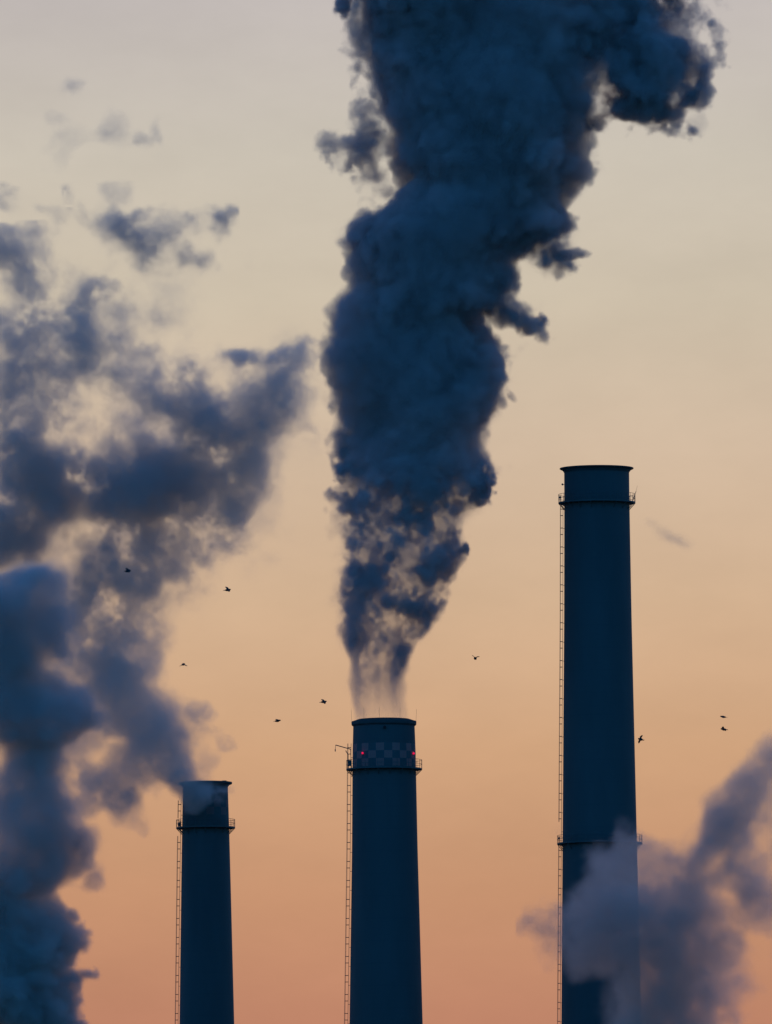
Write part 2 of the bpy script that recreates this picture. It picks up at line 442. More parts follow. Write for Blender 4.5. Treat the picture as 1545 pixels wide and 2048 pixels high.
# ---------------------------------------------------------------- smoke fields
# Every plume is a 3-D density grid built from ellipsoidal puffs whose
# coordinates are stirred by turbulence; units are "u" (1 u = PXM metres at the
# chimneys), x to the right, y downwards, d away from the camera.
def cubic_rows(n, step, wave, rs):
    """(n x m) cubic B-spline weights that spread a lattice of m values over n samples."""
    t = np.arange(n) * (step / wave) + rs.rand() + 1.0
    i = np.floor(t).astype(int); f = t - i
    m = i.max() + 4
    W = np.zeros((n, m), np.float32); r = np.arange(n)
    W[r, i - 1] = (1 - f) ** 3 / 6
    W[r, i] = (3 * f ** 3 - 6 * f ** 2 + 4) / 6
    W[r, i + 1] = (-3 * f ** 3 + 3 * f ** 2 + 3 * f + 1) / 6
    W[r, i + 2] = f ** 3 / 6
    return W

def noise3(shape, vox, wave, rs):
    """Smooth random field of unit variance with features about WAVE u across (WAVE may be one number per axis)."""
    wv = wave if hasattr(wave, '__len__') else (wave,) * 3
    Ws = [cubic_rows(n, v, w, rs) for n, v, w in zip(shape, vox, wv)]
    g = rs.randn(*[W.shape[1] for W in Ws]).astype(np.float32)
    for W in Ws:                                   # contract the first axis three times: axes end up in order
        g = np.tensordot(g, W, axes=([0], [1]))
    return g / max(float(g.std()), 1e-6)

def fbm(shape, vox, wave, octaves, gain, rs, billow=False):
    out = np.zeros(shape, np.float32); a = 1.0; tot = 0.0
    for _ in range(octaves):
        n = noise3(shape, vox, wave, rs)
        if billow:
            n = (np.abs(n) - 0.8) * 1.66
        out += a * n; tot += a * a
        a *= gain
        wave = tuple(w * 0.5 for w in wave) if hasattr(wave, '__len__') else wave * 0.5
    return out / math.sqrt(tot)

def smooth(a, b, x):
    t = np.clip((x - a) / (b - a), 0, 1)
    return t * t * (3 - 2 * t)

class Grid:
    def __init__(s, x0, x1, y0, y1, depth, vox, seed):
        s.vox = vox; s.rs = np.random.RandomState(seed)
        s.n = (int((x1 - x0) / vox[0]) + 1, int(2 * depth / vox[1]) + 1, int((y1 - y0) / vox[2]) + 1)   # x, d, y
        s.x = (x0 + np.arange(s.n[0]) * vox[0]).astype(np.float32)
        s.d = (-depth + np.arange(s.n[1]) * vox[1]).astype(np.float32)
        s.y = (y0 + np.arange(s.n[2]) * vox[2]).astype(np.float32)
        s.X = np.broadcast_to(s.x[:, None, None], s.n).copy()
        s.D = np.broadcast_to(s.d[None, :, None], s.n).copy()
        s.Y = np.broadcast_to(s.y[None, None, :], s.n).copy()
        s.rho = np.zeros(s.n, np.float32)
        s.reach = 0.0
    def noise(s, wave, octaves=1, gain=0.5, billow=False):
        return fbm(s.n, s.vox, wave, octaves, gain, s.rs, billow)
    def stir(s, wave, amp):
        s.X += amp * s.noise(wave); s.Y += amp * s.noise(wave); s.D += amp * s.noise(wave)
        s.reach += 3.2 * amp
    def box(s, x, y, d, R):
        R = R + s.reach
        sl = []
        for ax, c in ((s.x, x), (s.d, d), (s.y, y)):
            a, b = np.searchsorted(ax, (c - R, c + R))
            sl.append(slice(max(a - 1, 0), min(b + 1, len(ax))))
        return tuple(sl)
    def puff(s, x, y, rx, ry, tau, ang=0.0, d=0.0, rd=None, soft=0.5, rough=0.3, field=None, fine=None, fr=0.0, grow=0.0, tone=None):
        """Add one ellipsoidal puff of central optical depth TAU; ROUGH x FIELD eats into its edge."""
        rd = rd or 0.5 * (rx + ry)
        b = s.box(x, y, d, 1.35 * max(rx, ry, rd))
        dx = s.X[b] - x; dy = s.Y[b] - y; dd = s.D[b] - d
        c, sn = math.cos(math.radians(ang)), math.sin(math.radians(ang))
        u = (dx * c + dy * sn) / rx; v = (-dx * sn + dy * c) / ry
        q = 1.0 - np.sqrt(u * u + v * v + (dd / rd) ** 2)
        q = q + grow * smooth(-0.6, 0.3, q)
        if field is not None:
            q = q + rough * field[b]
        if fine is not None:
            q = q + fr * fine[b]
        w = smooth(0.0, soft, q)
        if tone is not None:
            w = w * tone[b]
        s.rho[b] += (tau / (1.3 * rd)) * w
    def finish(s):
        for ax in range(3):                        # fade to nothing at the walls of the grid, save at the frame's far sides
            pass
        s.rho[s.rho < 2e-5] = 0
        s.rho[0] = s.rho[-1] = 0; s.rho[:, 0] = s.rho[:, -1] = 0
        s.rho[:, :, 0] = s.rho[:, :, -1] = 0
        return s

def tall_column(seed=11):
    """The dark column over the middle chimney."""
    g = Grid(612, 1490, -75, 1446, 205, (3, 5, 3), seed)
    g.stir(150, 9); g.stir(60, 6); g.stir(26, 2.6)
    P = np.array([  # y, left, right
        (-120, 700, 1300), (0, 704, 1270), (50, 710, 1255), (100, 722, 1240), (150, 732, 1225), (200, 748, 1205), (230, 764, 1190),
        (260, 778, 1184), (290, 788, 1180), (350, 802, 1174), (380, 802, 1160), (400, 772, 1150), (420, 745, 1142), (440, 722, 1134),
        (470, 702, 1112), (500, 698, 1064), (530, 690, 1042), (570, 698, 1032), (600, 676, 1010), (630, 660, 988), (660, 660, 984),
        (690, 662, 1000), (720, 658, 1010), (760, 654, 1010), (800, 662, 1004), (830, 676, 1000), (860, 676, 974), (880, 672, 966), (920, 662, 972),
        (950, 660, 968), (990, 662, 950), (1015, 664, 925), (1050, 666, 908), (1080, 672, 914), (1110, 680, 922), (1150, 684, 898), (1190, 690, 882),
        (1230, 694, 870), (1270, 697, 852), (1300, 706, 842), (1350, 712, 833), (1400, 717, 826), (1450, 721, 821)], float)
    L = np.interp(g.Y, P[:, 0], P[:, 1]).astype(np.float32); R = np.interp(g.Y, P[:, 0], P[:, 2]).astype(np.float32)
    hw = 0.5 * (R - L); cx = 0.5 * (R + L)
    hd = np.minimum(hw, 195.0)
    q = np.sqrt(((g.X - cx) / hw) ** 2 + (g.D / hd) ** 2)
    inset = hw * (1 - q)                            # u inside the outline
    size = np.interp(g.y, (-100, 300, 900, 1150, 1300, 1446), (1.25, 1.0, 0.9, 0.55, 0.3, 0.08)).astype(np.float32)
    bil = g.noise(90, 1, billow=True); bil2 = g.noise(42, 1, billow=True); bil3 = g.noise(22, 1, billow=True); bil4 = g.noise(11, 1, billow=True)
    facing = (g.D / hd) ** 2 / (q * q + 1e-3)          # 0 on the flanks, 1 on the near and far faces, which are ragged and soft
    inset = inset + size * (8 * bil + (1 - 0.3 * facing) * (8 * bil2 + 7 * bil3 + 4 * bil4)) + np.interp(g.y, (500, 600, 750, 900, 1050, 1300, 1446), (-1, -4, -4, 2, 6, 9, 10)).astype(np.float32)
    tau = np.interp(g.y, (-100, 850, 930, 990, 1060, 1140, 1220, 1290, 1350, 1400, 1430, 1446), (13, 12, 8.0, 4.4, 3.6, 3.5, 3.0, 2.0, 1.05, 0.5, 0.2, 0.12)).astype(np.float32)
    edge = np.interp(g.y, (-100, 200, 900, 1446), (26, 22, 18, 9)).astype(np.float32)
    edge = edge * (1 - facing) + np.interp(g.y, (800, 1000), (46, 14)).astype(np.float32) * facing
    rho = tau / (1.7 * hd) * smooth(0, 1, inset / edge)
    # young smoke near the mouth: clots and holes, streaked upwards, thicker towards the rim of the jet
    clot = 0.8 * g.noise((24, 60, 26), 3, 0.75) + 0.32 * g.noise((48, 140, 52), 1); streak = g.noise((17, 60, 66), 2, 0.6)
    up = np.interp(g.y, (820, 935, 990, 1250, 1446), (0.0, 0.35, 0.92, 1.0, 1.0)).astype(np.float32)
    st = np.interp(g.y, (1200, 1350, 1446), (0.05, 0.4, 0.75)).astype(np.float32)
    shell = smooth(0.35, 0.85, q)
    v = clot * (1 - st) + streak * st
    rim_ = np.interp(g.y, (1000, 1250, 1400), (0.3, 0.6, 1.1)).astype(np.float32)
    low_ = np.interp(g.y, (1280, 1400), (0.22, 0.6)).astype(np.float32)
    mod = (low_ + (1.92 - low_) * smooth(-0.45, 1.0, v + rim_ * (shell - 0.45))) * (0.7 + 0.5 * shell)
    rho *= (1 - up) + up * mod
    # inner variation of the old smoke
    big = g.noise(170, 3, 0.55)
    rho *= np.interp(g.y, (0, 500, 900), (1, 1, 1)).astype(np.float32) * (1 + 0.3 * np.clip(big, -1.5, 1.5))
    g.rho += rho
    fr_ = g.noise(60, 4, 0.62)                       # torn fringe just outside the billows
    g.rho += 0.010 * smooth(-20, 6, inset) * smooth(0.2, 2.0, fr_) * np.interp(g.y, (0, 900, 1200, 1400), (1, 1, 0.5, 0)).astype(np.float32)
    f = g.noise(60, 5, 0.72); fb = g.noise(36, 3, 0.6, billow=True)
    K = dict(field=f, fine=fb, tone=np.clip(0.9 + 0.55 * g.noise((34, 80, 34), 3, 0.7), 0.1, 2.2))
    K2 = dict(field=f, fine=fb)
    K3 = dict(field=f, fine=fb, tone=np.clip(0.55 + 1.0 * clot, 0.05, 2.4))
    # big puff thrown out to the right at the top, with its ragged lower rim
    for x, y, rx, ry, t, kw in (
        (1315, 118, 84, 92, 8, dict(soft=0.4, rough=0.1, fr=0.07, d=-20)), (1372, 120, 56, 66, 6, dict(soft=0.4, rough=0.16, fr=0.07)), (1395, 165, 34, 44, 4, dict(soft=0.4, rough=0.18, fr=0.08)),
        (1290, 196, 60, 52, 7, dict(soft=0.4, rough=0.1, fr=0.08)), (1335, 205, 40, 40, 4, dict(soft=0.4, rough=0.2, fr=0.1)), (1262, 140, 40, 70, 4, dict(soft=0.5, rough=0.2, fr=0.15)), (1245, 50, 80, 80, 5, dict(soft=0.5, rough=0.2, fr=0.1, d=60)),
        (1330, 20, 95, 64, 3.2, dict(soft=0.7, rough=0.3, fr=0.1, d=30)), (1400, 20, 50, 64, 2.0, dict(soft=0.7, rough=0.36, fr=0.15)), (1290, 10, 80, 60, 4, dict(soft=0.5, rough=0.2, fr=0.1)),
        (1350, -50, 110, 55, 6, dict(soft=0.5, rough=0.2, fr=0.1)), (1430, 105, 26, 22, 1.4, dict(soft=0.6, rough=0.3, fr=0.1)), (1425, 60, 22, 44, 1.2, dict(soft=0.7, rough=0.35, fr=0.1)),
        (1222, 170, 46, 84, 1.5, dict(soft=0.7, rough=0.3, fr=0.1)), (1208, 236, 40, 28, 3.0, dict(soft=0.6, rough=0.25, fr=0.1)), (1190, 200, 40, 50, 3.0, dict(soft=0.6, rough=0.25, fr=0.1)),
        (1272, 250, 26, 26, 2.0, dict(soft=0.6, rough=0.3, fr=0.1)), (1345, 238, 34, 24, 1.6, dict(soft=0.6, rough=0.35, fr=0.1)), (1390, 205, 28, 30, 2.4, dict(soft=0.5, rough=0.25, fr=0.1)), (1312, 240, 30, 22, 2.0, dict(soft=0.6, rough=0.3, fr=0.1)),
        # ragged left rim high up
        (690, 14, 24, 22, 2.2, dict(soft=0.5, rough=0.3, fr=0.15)), (735, 40, 40, 60, 1.2, dict(soft=0.7, rough=0.4, fr=0.1)),
        (712, 175, 16, 26, 0.8, dict(soft=0.7, rough=0.5, fr=0.2)), (735, 240, 36, 40, .7, dict(soft=0.7, rough=0.5, fr=0.2)),
        (748, 300, 40, 56, .8, dict(soft=0.8, rough=0.55, fr=0.2)), (705, 305, 36, 32, 0.45, dict(soft=0.8, rough=0.55, fr=0.25)),
        (752, 345, 46, 24, .55, dict(soft=0.6, rough=0.4, fr=0.2, ang=12)), (690, 330, 22, 14, 1.0, dict(soft=0.8, rough=0.5, fr=0.2)),
        # torn flags on the right
        (1100, 500, 66, 40, 2.2, dict(soft=0.8, rough=0.15, fr=0.1, ang=20, grow=0.2)),
        (1080, 440, 60, 56, 4, dict(soft=0.7, rough=0.2, fr=0.1)), (1050, 480, 50, 40, 3.2, dict(soft=0.7, rough=0.2, fr=0.1)), (990, 590, 56, 60, 4, dict(soft=0.7, rough=0.2, fr=0.1)), (1010, 630, 50, 40, 3.2, dict(soft=0.7, rough=0.2, fr=0.1)),
        (1228, 110, 76, 120, 3.5, dict(soft=0.8, rough=0.15, fr=0.1)), (1360, 60, 70, 90, 3.2, dict(soft=0.8, rough=0.2, fr=0.1)),
                (1100, 470, 66, 44, 2.0, dict(soft=0.7, rough=0.26, fr=0.15, ang=25, grow=0.2)), (1150, 514, 34, 13, 2.4, dict(soft=0.6, rough=0.15, fr=0.1, ang=-4, grow=0.2)),
        (1122, 446, 34, 32, 3, dict(soft=0.5, rough=0.2, fr=0.15, grow=0.2)), (1112, 522, 44, 24, 1.7, dict(soft=0.7, rough=0.3, fr=0.2, ang=25, grow=0.2)),
        (1030, 622, 66, 42, 2.6, dict(soft=0.7, rough=0.24, fr=0.15, ang=30, grow=0.2)), (1072, 655, 42, 38, 3.0, dict(soft=0.5, rough=0.2, fr=0.2, grow=0.2)),
        (1012, 570, 40, 46, 2.4, dict(soft=0.6, rough=0.2, fr=0.1, grow=0.2)), (1088, 640, 20, 26, 1.6, dict(soft=0.6, rough=0.3, fr=0.2, grow=0.2)),
        (1000, 750, 26, 56, 1.6, dict(soft=0.6, rough=0.3, fr=0.2, grow=0.2)), (1018, 800, 8, 18, 1.0, dict(soft=0.7, rough=0.3, fr=0.2, ang=-25, grow=0.2)),
        # lobes on the sides of the young column
        (940, 965, 34, 46, 5, dict(soft=0.35, rough=0.2, fr=0.2)), (920, 1095, 14, 20, 2.5, dict(soft=0.4, rough=0.25, fr=0.2)),
        (648, 995, 12, 11, 1.4, dict(soft=0.5, rough=0.35, fr=0.2)), (690, 960, 34, 46, 4.0, dict(soft=0.4, rough=0.2, fr=0.2)),
        (660, 640, 12, 14, 0.5, dict(soft=0.8, rough=0.5, fr=0.2)), (660, 800, 14, 18, 0.8, dict(soft=0.8, rough=0.5, fr=0.2)),
        (680, 880, 24, 44, 1.0, dict(soft=0.8, rough=0.5, fr=0.2)), (735, 1050, 34, 34, 2.6, dict(soft=0.5, rough=0.3, fr=0.2)),
        (790, 1060, 52, 60, 2.2, dict(soft=0.5, rough=0.3, fr=0.2)), (880, 1080, 36, 50, 2.6, dict(soft=0.5, rough=0.3, fr=0.2)),
        (710, 1180, 18, 34, 1.6, dict(soft=0.5, rough=0.35, fr=0.2)), (852, 1215, 28, 28, 2.2, dict(soft=0.5, rough=0.3, fr=0.2)),
        (825, 1300, 12, 44, 1.5, dict(soft=0.6, rough=0.4, fr=0.2)), (712, 1290, 9, 36, 0.9, dict(soft=0.6, rough=0.4, fr=0.2)),
    ):
        g.puff(x, y, rx, ry, t, **kw, **(K if t < 3 and y < 900 else K3 if y > 900 else K2))
    return g.finish()

def short_chimney_cloud(seed=21):
    """Soft drifting cloud fed by the short chimney on the left."""
    g = Grid(-110, 680, 440, 1680, 190, (4, 6, 4), seed)
    g.stir(170, 6); g.stir(80, 9); g.stir(40, 8); g.stir(20, 4)
    f = g.noise(95, 6, 0.7); fb = g.noise(40, 3, 0.7)
    K = dict(field=f, fine=fb, grow=0.38, tone=np.clip(1 + 0.6 * g.noise((50, 130, 50), 5, 0.78), 0.06, 2.6))
    S = [  # x, y, rx, ry, tau, soft, rough, fr, angle, depth
        # smoke leaving the mouth and leaning left, in front of the rim
        (408, 1580, 52, 30, 2.6, .8, .08, .05, -14, -95), (378, 1588, 44, 36, 2.2, .8, .1, .05, 0, -85), (372, 1566, 44, 38, 1.6, .6, .15, .05, 0, -70), (345, 1530, 42, 48, 2.2, .6, .2, .1, 30, -40), (410, 1530, 22, 40, .16, .9, .1, .1, 0, 0),
        (320, 1500, 56, 46, 1.9, .7, .25, .1, 40, -20), (300, 1465, 48, 56, 1.4, .7, .3, .1, 30, 0), (270, 1410, 36, 48, 1.5, .7, .3, .1, 20, 0),
        (250, 1480, 50, 50, 1.3, .8, .35, .1, 0, 10), (235, 1575, 42, 40, 1.6, .7, .3, .1, 0, 0), (245, 1630, 24, 36, 1.5, .7, .25, .1, 0, 0), (300, 1545, 50, 30, 1.3, .8, .25, .1, 0, -20),
        (225, 1345, 56, 36, 1.5, .7, .3, .1, 30, 0), (190, 1310, 40, 30, 1.5, .7, .3, .1, 20, 0), (405, 1450, 30, 40, .8, .8, .35, .1, 0, 0), (430, 1470, 24, 14, .4, .9, .3, .1, 0, 0), (415, 1425, 14, 26, .5, .9, .3, .1, 0, 0),
        (290, 1330, 34, 70, .45, .9, .35, .15, 0, 0), (225, 1260, 40, 40, .9, .8, .35, .1, 0, 0), (265, 1230, 60, 40, .6, .9, .4, .1, 0, 0), (180, 1235, 40, 46, 1.0, .8, .3, .1, 0, 0),
        (310, 1500, 84, 74, 1.3, .9, .25, .1, 30, 0), (262, 1435, 66, 84, 1.2, .9, .25, .1, 20, 0), (228, 1540, 56, 70, 1.2, .9, .25, .1, 0, 0), (330, 1440, 40, 50, .8, .9, .25, .1, 0, 0), (350, 1545, 46, 50, 1.2, .8, .15, .1, 0, -30),
        (240, 1380, 70, 50, 1.1, .9, .3, .1, 30, 0), (300, 1290, 40, 90, .3, .9, .3, .1, 0, 0), (215, 1200, 90, 60, .8, .9, .3, .1, 0, 0),
        (300, 1470, 110, 110, .9, .9, .2, .1, 25, 0), (230, 1390, 80, 80, 1.0, .9, .2, .1, 0, 0), (235, 1600, 56, 66, 1.0, .9, .2, .1, 0, 0), (200, 1300, 70, 60, .9, .9, .25, .1, 0, 0), (230, 1230, 100, 100, .7, .9, .25, .1, 0, 0), (250, 1120, 110, 90, 1.0, .9, .2, .1, 0, 0),
        (60, 760, 120, 80, .9, .9, .2, .1, 0, 0), (190, 760, 80, 90, .7, .9, .25, .1, 0, 0), (40, 960, 90, 100, 1.5, .8, .15, .1, 0, 0), (30, 1060, 90, 70, 1.5, .8, .15, .1, 0, 0), (270, 970, 130, 100, 2.0, .7, .12, .08, 0, 0),
        (20, 700, 130, 90, .8, .95, .2, .1, 0, 0), (110, 840, 150, 110, .7, .95, .2, .1, 0, 0), (30, 1020, 130, 130, 1.6, .85, .15, .1, 0, 0), (120, 960, 120, 90, 1.0, .9, .2, .1, 0, 0), (110, 690, 130, 80, 1.0, .9, .2, .1, 0, 0),
        (190, 1200, 110, 110, 1.1, .9, .2, .1, 0, 0), (220, 1330, 100, 100, 1.1, .9, .2, .1, 0, 0), (250, 1450, 110, 110, 1.1, .9, .2, .1, 0, 0), (340, 1500, 60, 70, 1.0, .9, .15, .1, 0, 0), (210, 1560, 70, 90, 1.1, .9, .2, .1, 0, 0),
        (120, 610, 110, 50, 1.0, .9, .2, .1, -20, 0), (60, 545, 60, 60, .7, .9, .25, .1, 40, 0),
        (400, 810, 110, 80, .7, .95, .2, .1, 30, 0), (300, 770, 90, 90, .6, .95, .25, .1, 0, 0), (540, 770, 90, 70, .5, .95, .25, .1, 20, 0), (540, 704, 84, 18, .7, .85, .12, .08, 3, 0), (230, 640, 70, 60, .5, .95, .25, .1, 0, 0),
        # thin veil that ties the clumps together
        (360, 960, 190, 170, .55, .95, .3, .1, 0, 0), (470, 850, 130, 130, .45, .95, .3, .1, 0, 0), (540, 760, 100, 90, .3, .95, .3, .1, 0, 0), (60, 800, 170, 150, .5, .95, .35, .1, 0, 0), (180, 720, 130, 130, .45, .95, .35, .1, 0, 0), (60, 1010, 120, 130, .7, .95, .3, .1, 0, 0),
        (290, 1130, 130, 110, .5, .95, .3, .1, 0, 0), (250, 820, 120, 90, .35, .95, .35, .1, 0, 0), (130, 950, 90, 80, .6, .9, .3, .1, 0, 0),
        # arm back up to the right
        (210, 1150, 66, 50, 3.0, .6, .2, .08, 0, 0), (275, 1165, 56, 70, 1.2, .9, .35, .1, -20, 0), (340, 1120, 70, 60, .9, .9, .4, .1, -25, 20), (265, 1085, 64, 66, 2.6, .7, .25, .08, 0, 0),
        (245, 980, 100, 82, 4.2, .6, .2, .06, 0, 0), (350, 950, 100, 78, 4.2, .6, .2, .06, 10, 10), (300, 925, 90, 60, 3.0, .7, .25, .08, 0, 0), (445, 1010, 52, 62, 3.4, .6, .2, .08, 20, 0), (395, 1060, 70, 46, 1.1, .9, .35, .1, 0, 0),
        (415, 900, 70, 66, 2.0, .8, .3, .1, 0, 0), (490, 930, 56, 90, 1.5, .8, .3, .1, 20, 0), (500, 860, 50, 60, 1.9, .8, .3, .1, 20, 0), (545, 800, 52, 66, 1.2, .8, .35, .1, 20, 0), (575, 775, 42, 44, .8, .8, .3, .1, 0, 0),
        (540, 706, 80, 20, .75, .8, .28, .1, 3, 0), (475, 706, 22, 16, .7, .8, .3, .1, 0, 0), (610, 705, 18, 22, .5, .8, .3, .1, 0, 0), (540, 745, 84, 50, .38, .9, .35, .1, 0, 0), (605, 810, 26, 60, .3, .9, .4, .15, 20, 0),
        (385, 810, 60, 56, 1.0, .9, .4, .12, 40, 0), (300, 840, 50, 60, 1.2, .9, .4, .12, 0, 0), (330, 780, 90, 50, .55, .9, .4, .15, 0, 0), (455, 820, 60, 50, .7, .9, .4, .12, 0, 0), (390, 770, 16, 60, .7, .9, .35, .1, -25, 0),
        # dark clumps on the left
        (55, 960, 52, 72, 3.4, .6, .25, .1, 0, 0), (20, 1040, 56, 66, 2.6, .7, .25, .1, 0, 0), (65, 1075, 40, 56, 2.6, .7, .3, .1, 10, 0), (-30, 1090, 60, 60, 2.0, .8, .3, .1, 0, 0), (10, 880, 56, 44, 1.6, .8, .4, .12, 0, 0),
        (110, 1010, 60, 36, 1.1, .9, .4, .12, 0, 0), (150, 940, 50, 40, 1.4, .8, .3, .1, 0, 0), (130, 1150, 40, 30, .9, .9, .4, .1, 0, 0), (160, 1090, 50, 30, .6, .9, .4, .1, 0, 0),
        (45, 740, 84, 46, 1.7, .8, .38, .12, 0, 0), (-20, 800, 60, 60, 1.5, .9, .4, .12, 0, 0), (140, 760, 60, 60, 1.2, .9, .45, .15, 0, 0), (205, 740, 44, 70, 1.3, .9, .4, .12, 0, 0), (95, 850, 56, 50, .7, .9, .45, .15, 0, 0), (170, 690, 60, 40, 1.3, .8, .4, .12, 0, 0),
        (220, 830, 70, 60, .5, .9, .45, .15, 0, 0), (120, 810, 70, 60, .6, .9, .45, .15, 0, 0),
        # upper left knots
        (75, 640, 62, 36, 2.8, .6, .22, .08, -28, 0), (135, 635, 60, 40, 1.9, .7, .25, .1, 0, 0), (170, 640, 36, 46, 1.8, .7, .3, .1, 30, 0), (205, 595, 42, 36, 1.6, .7, .3, .1, -30, 0), (232, 585, 16, 26, 1.2, .7, .3, .1, 0, 0),
        (15, 500, 44, 36, 1.9, .7, .28, .1, 30, 0), (55, 545, 46, 22, 2.2, .7, .2, .1, 55, 0), (92, 588, 40, 18, 2.2, .7, .2, .1, 45, 0), (-40, 480, 50, 30, 1.6, .8, .3, .1, 20, 0),
        (330, 610, 90, 70, .12, .9, .4, .2, 0, 0), (250, 660, 50, 40, .3, .9, .4, .2, 0, 0),
        # smoke that joins the ribbon to the column at the edge
        (140, 1330, 80, 80, 1.3, .9, .15, .1, 0, 12), (160, 1480, 70, 100, 1.4, .9, .15, .1, 0, 12), (150, 1240, 70, 70, 1.1, .9, .15, .1, 0, 12), (190, 1590, 50, 70, 1.1, .9, .15, .1, 0, 12), (120, 1130, 70, 50, .7, .9, .2, .1, 0, 12),
    ]
    for x, y, rx, ry, t, so, ro, fr, an, d in S:
        g.puff(x, y, rx, ry, 1.05 * t if t < 1 else 1.05 * t ** 0.6, soft=so * 1.0, rough=ro * 1.05, fr=fr, ang=an, d=d + 25 * g.rs.randn() * (d == 0), rd=max(0.45 * (rx + ry), 20), **K)
    for x, y, rx, ry, k in ((247, 1462, 30, 14, .9), (192, 1508, 24, 22, .9), (255, 1562, 34, 22, .6), (150, 1270, 26, 24, .6), (130, 800, 40, 20, .6), (100, 880, 34, 24, .6), (140, 1110, 60, 30, .8), (330, 1050, 44, 20, .5), (100, 1130, 70, 16, .8)):
        g.rho *= 1 - k * np.exp(-((g.X - x) / rx) ** 2 - ((g.Y - y) / ry) ** 2)
    cap = np.interp(g.y, (1250, 1400), (0.027, 0.017)).astype(np.float32)
    cap = cap + 0.018 * smooth(1530, 1570, g.Y) * smooth(-30, -60, g.D)
    g.rho = cap * (1 - np.exp(-g.rho / cap))          # droplets mix out: no knot stays dense
    return g.finish()

def edge_column(seed=9):
    """Dense column that climbs the left edge."""
    g = Grid(-150, 290, 1040, 2120, 190, (4, 6, 4), seed)
    g.stir(150, 9); g.stir(60, 7); g.stir(26, 4); g.stir(13, 1.5)
    P = np.array([(1040, 104, 108), (1100, 60, 136), (1140, 20, 144), (1160, -30, 148), (1185, -120, 150), (1200, -120, 150), (1250, -100, 160), (1300, -100, 168), (1330, -100, 150), (1350, -100, 150), (1380, -100, 188), (1400, -100, 214),
        (1430, -90, 232), (1450, -70, 226), (1480, -40, 182), (1500, -5, 180), (1550, -4, 190), (1600, -40, 186), (1650, -80, 190), (1700, -110, 200), (1740, -120, 178), (1775, -120, 146), (1795, -120, 128), (1812, -120, 152), (1840, -120, 166), (1870, -120, 184),
        (1900, -120, 192), (1930, -120, 168), (1945, -120, 150), (1965, -120, 165), (1990, -100, 160), (2020, -60, 166), (2060, -10, 168), (2130, -20, 170)], float)
    L = np.interp(g.Y, P[:, 0], P[:, 1]).astype(np.float32); R = np.interp(g.Y, P[:, 0], P[:, 2]).astype(np.float32)
    hw = 0.5 * (R - L); cx = 0.5 * (R + L); hd = np.minimum(hw, 130.0)
    q = np.sqrt(((g.X - cx) / hw) ** 2 + (g.D / hd) ** 2)
    bil = g.noise(80, 2, 0.6, billow=True); bil3 = g.noise(30, 3, 0.72, billow=True)
    hard = np.interp(g.y, (1100, 1700, 1850), (0.5, 0.7, 1.0)).astype(np.float32)
    inset = hw * (1 - q) + hard * (9 * bil + 8 * bil3) + (1 - hard) * 22 * g.noise(75, 4, 0.6) - 2
    edge = np.interp(g.y, (1100, 1700, 1850, 2100), (58, 48, 22, 20)).astype(np.float32)
    tau = np.interp(g.y, (1080, 1200, 1350, 1500, 1700, 2100), (3.8, 4.8, 5.8, 5.4, 5.4, 5.8)).astype(np.float32)
    big = g.noise((110, 200, 110), 4, 0.65)
    g.rho += smooth(1118, 1160, g.Y + 0.1 * np.abs(g.X - 100)) * tau / (1.6 * hd) * smooth(0, 1, inset / edge) * (1 + 0.3 * np.clip(big, -1.7, 1.7))
    f = g.noise(60, 4, 0.62); K = dict(field=f)
    for x, y, rx, ry, t, so, ro, an in (
        (185, 1700, 34, 60, 1.4, .8, .3, 0), (185, 1745, 36, 30, .9, .9, .4, 20), (172, 1962, 40, 20, 2.4, .6, .15, 8), (196, 1955, 18, 18, 1.4, .7, .15, 0), (150, 1965, 40, 26, 2.0, .6, .15, 0),
        (180, 1900, 26, 24, 2.2, .5, .15, 0), (152, 1838, 24, 24, 2.2, .5, .15, 0), (172, 1765, 24, 18, .5, .9, .4, 0), (190, 1420, 52, 40, 1.6, .8, .25, 10), (140, 1480, 60, 70, 1.5, .8, .3, 0)):
        g.puff(x, y, rx, ry, t, soft=so, rough=ro, ang=an, **K)
    g.rho *= 1 - 0.75 * np.exp(-(((g.X - 108) / 34) ** 2 + ((g.Y - 1318) / 24) ** 2)) - 0.7 * np.exp(-(((g.X - 138) / 22) ** 2 + ((g.Y - 1358) / 18) ** 2))
    return g.finish()

